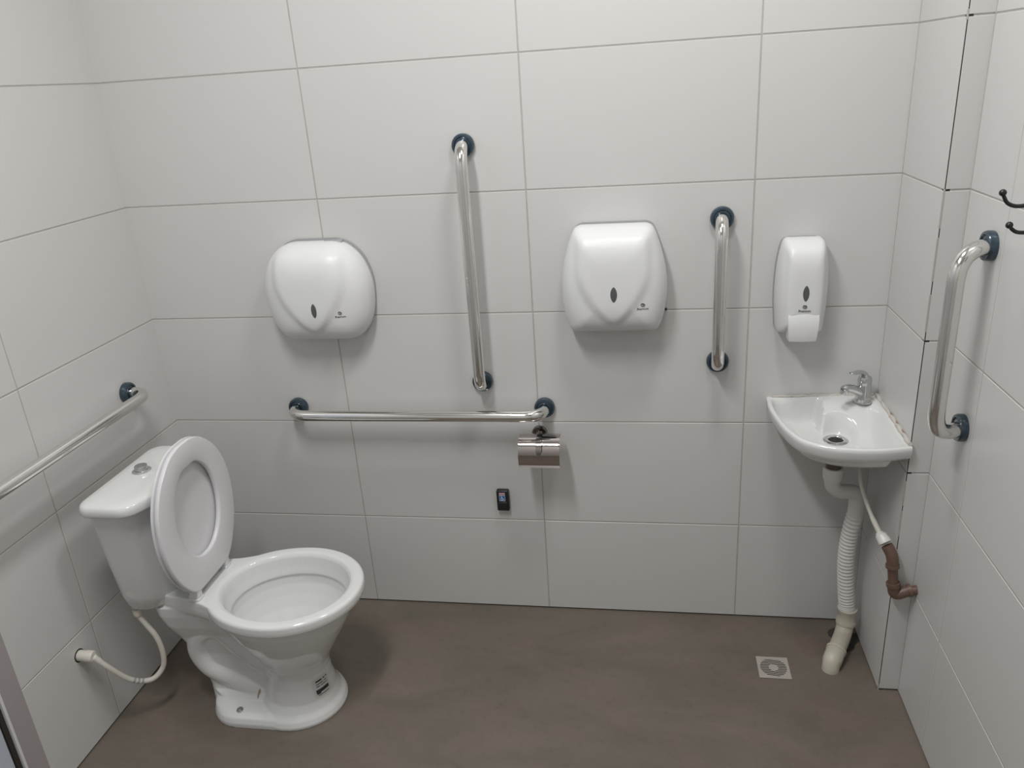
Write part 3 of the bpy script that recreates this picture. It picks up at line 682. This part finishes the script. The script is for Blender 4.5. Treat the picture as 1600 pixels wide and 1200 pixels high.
# seat and lid, raised
SX, SY, SZ = -1.177, -.476, .428
seat_tab = [(0, .074), (.005, .086), (.022, .108), (.06, .137), (.11, .161), (.17, .1745), (.22, .175), (.27, .167), (.315, .148), (.35, .123), (.38, .090), (.398, .058), (.406, .024)]
hole_tab = [(.212-.133*math.cos(math.radians(a)), .102*math.sin(math.radians(a))) for a in range(8, 176, 12)]
so = outline(seat_tab, 120); ho = outline(hole_tab, 120)
cz = .2
def near(o, a):  # point of outline at polar angle a about (0, cz)
    best = None
    for i in range(len(o)):
        p, q = o[i], o[(i+1) % len(o)]
        a0 = math.atan2(p[1]-cz, p[0]); a1 = math.atan2(q[1]-cz, q[0]); d = (a1-a0+PI) % (2*PI)-PI; e = (a-a0+PI) % (2*PI)-PI
        if abs(d) > 1e-9 and 0 <= e/d <= 1: t_ = e/d; return (p[0]+(q[0]-p[0])*t_, p[1]+(q[1]-p[1])*t_)
    return min(o, key=lambda p: abs((math.atan2(p[1]-cz, p[0])-a+PI) % (2*PI)-PI))
NA = 144
po = [near(so, 2*PI*k/NA-PI+.01) for k in range(NA)]; pi_ = [near(ho, 2*PI*k/NA-PI+.01) for k in range(NA)]
sect = [(0, .004, 0), (0.02, .0008, 0), (.06, 0, 0), (.5, -.0005, 0), (.93, 0, 0), (.975, .0012, 0), (1, .004, 0), (1.0, .011, 0), (.96, .0145, 0), (.5, .016, 0), (.05, .0145, 0), (0, .011, 0)]
rings = []
for s, d, _ in sect+[sect[0]]:
    rings.append([(SX-d, SY+a[0]+(b[0]-a[0])*s, SZ+a[1]+(b[1]-a[1])*s) for a, b in zip(po, pi_)])
obj('seat', *loft(rings, False, False), M['seat'], T, sharp=50)
rings = []
for s, d in ((.0, -.0), (.005, .0), (.03, -.003), (.05, -.002), (.08, .001), (.2, .0), (.35, .002), (.5, .005), (.7, .008), (.95, .009)): rings.append([(SX-.0172-d, SY+a[0]*(1-s), SZ+cz+(a[1]-cz)*(1-s)) for a in po])
back_ = [[(SX-.0172-d, SY+a[0]*(1-s), SZ+cz+(a[1]-cz)*(1-s)) for a in po] for s, d in ((.95, .014), (.6, .0137), (.3, .013), (.1, .0115), (.03, .009), (.0, .005))]
obj('seat_lid', *loft(list(reversed(back_))+rings[0:0]+[] if False else rings[::-1]+back_[::-1], True, True), M['seat'], T, sharp=50)
for yy in (SY-.076, SY+.076):
    mb = MB(); mb.add(*box(-1.213, -1.178, yy-.014, yy+.014, .400, .413, .004)); mb.add(*tube([(-1.195, yy-.013, .418), (-1.195, yy+.013, .418)], .011, 20))
    mb.add(*box(-1.205, -1.179, yy-.012, yy+.012, .410, .445, .005)); mb.build('hinge', M['seat'], T)
obj('hinge_rod', *tube([(-1.195, SY-.072, .417), (-1.195, SY+.072, .417)], .0045, 12), M['seat'], T)

# tank supply hose
t = thing('toilet_supply_hose', 'cream flexible water hose from the left wall to the toilet tank', 'hose', (XL, -.654, .279))
obj('wall_hole', *lathe([(0, 0), (.0185, 0), (.0185, .0006), (0, .0006)], (XL, -.654, .280), (1, 0, 0), 32), M['dark'], t)
obj('wall_nut', *lathe([(0, 0), (.0145, 0), (.0150, .002), (.0145, .022), (.0160, .023), (.0160, .040), (.0140, .043), (.009, .044), (0, .044)], (XL, -.654, .280), (1, .02, -.05), 28), M['hose'], t)
hp = catmull([(XL+.040, -.6525, .277), (-1.447, -.640, .232), (-1.418, -.608, .163), (-1.380, -.578, .139), (-1.355, -.553, .160), (-1.345, -.548, .205), (-1.350, -.548, .262), (-1.371, -.550, .310), (-1.384, -.551, .337)], 10)
obj('hose', *tube(hp, lambda s: .0074+.0012*(1-sstep(s, .05, .08)), 18), M['hose'], t, sharp=False)
mb = MB(); k = 21
for i in range(3): mb.add(*tube([hp[k+i*2], hp[k+i*2+1]], .00765, 18))
mb.build('printed_marks', M['backplate'], t)
obj('tank_nut', *lathe([(0, 0), (.008, 0), (.0115, .004), (.0125, .008), (.0125, .024), (0, .026)], (-1.384, -.551, .337), (-.05, 0, 1), 24), M['hose'], t)
# small black wall plug beside the towel dispenser
tag(obj('wall_plug', *lathe([(0, 0), (.0035, 0), (.003, .004), (0, .0045)], (.062, 0, 1.031), (0, -1, 0), 14), M['black'], None, loc=(.062, 0, 1.031)), 'tiny black plug in the wall at the right edge of the towel dispenser', 'wall plug')
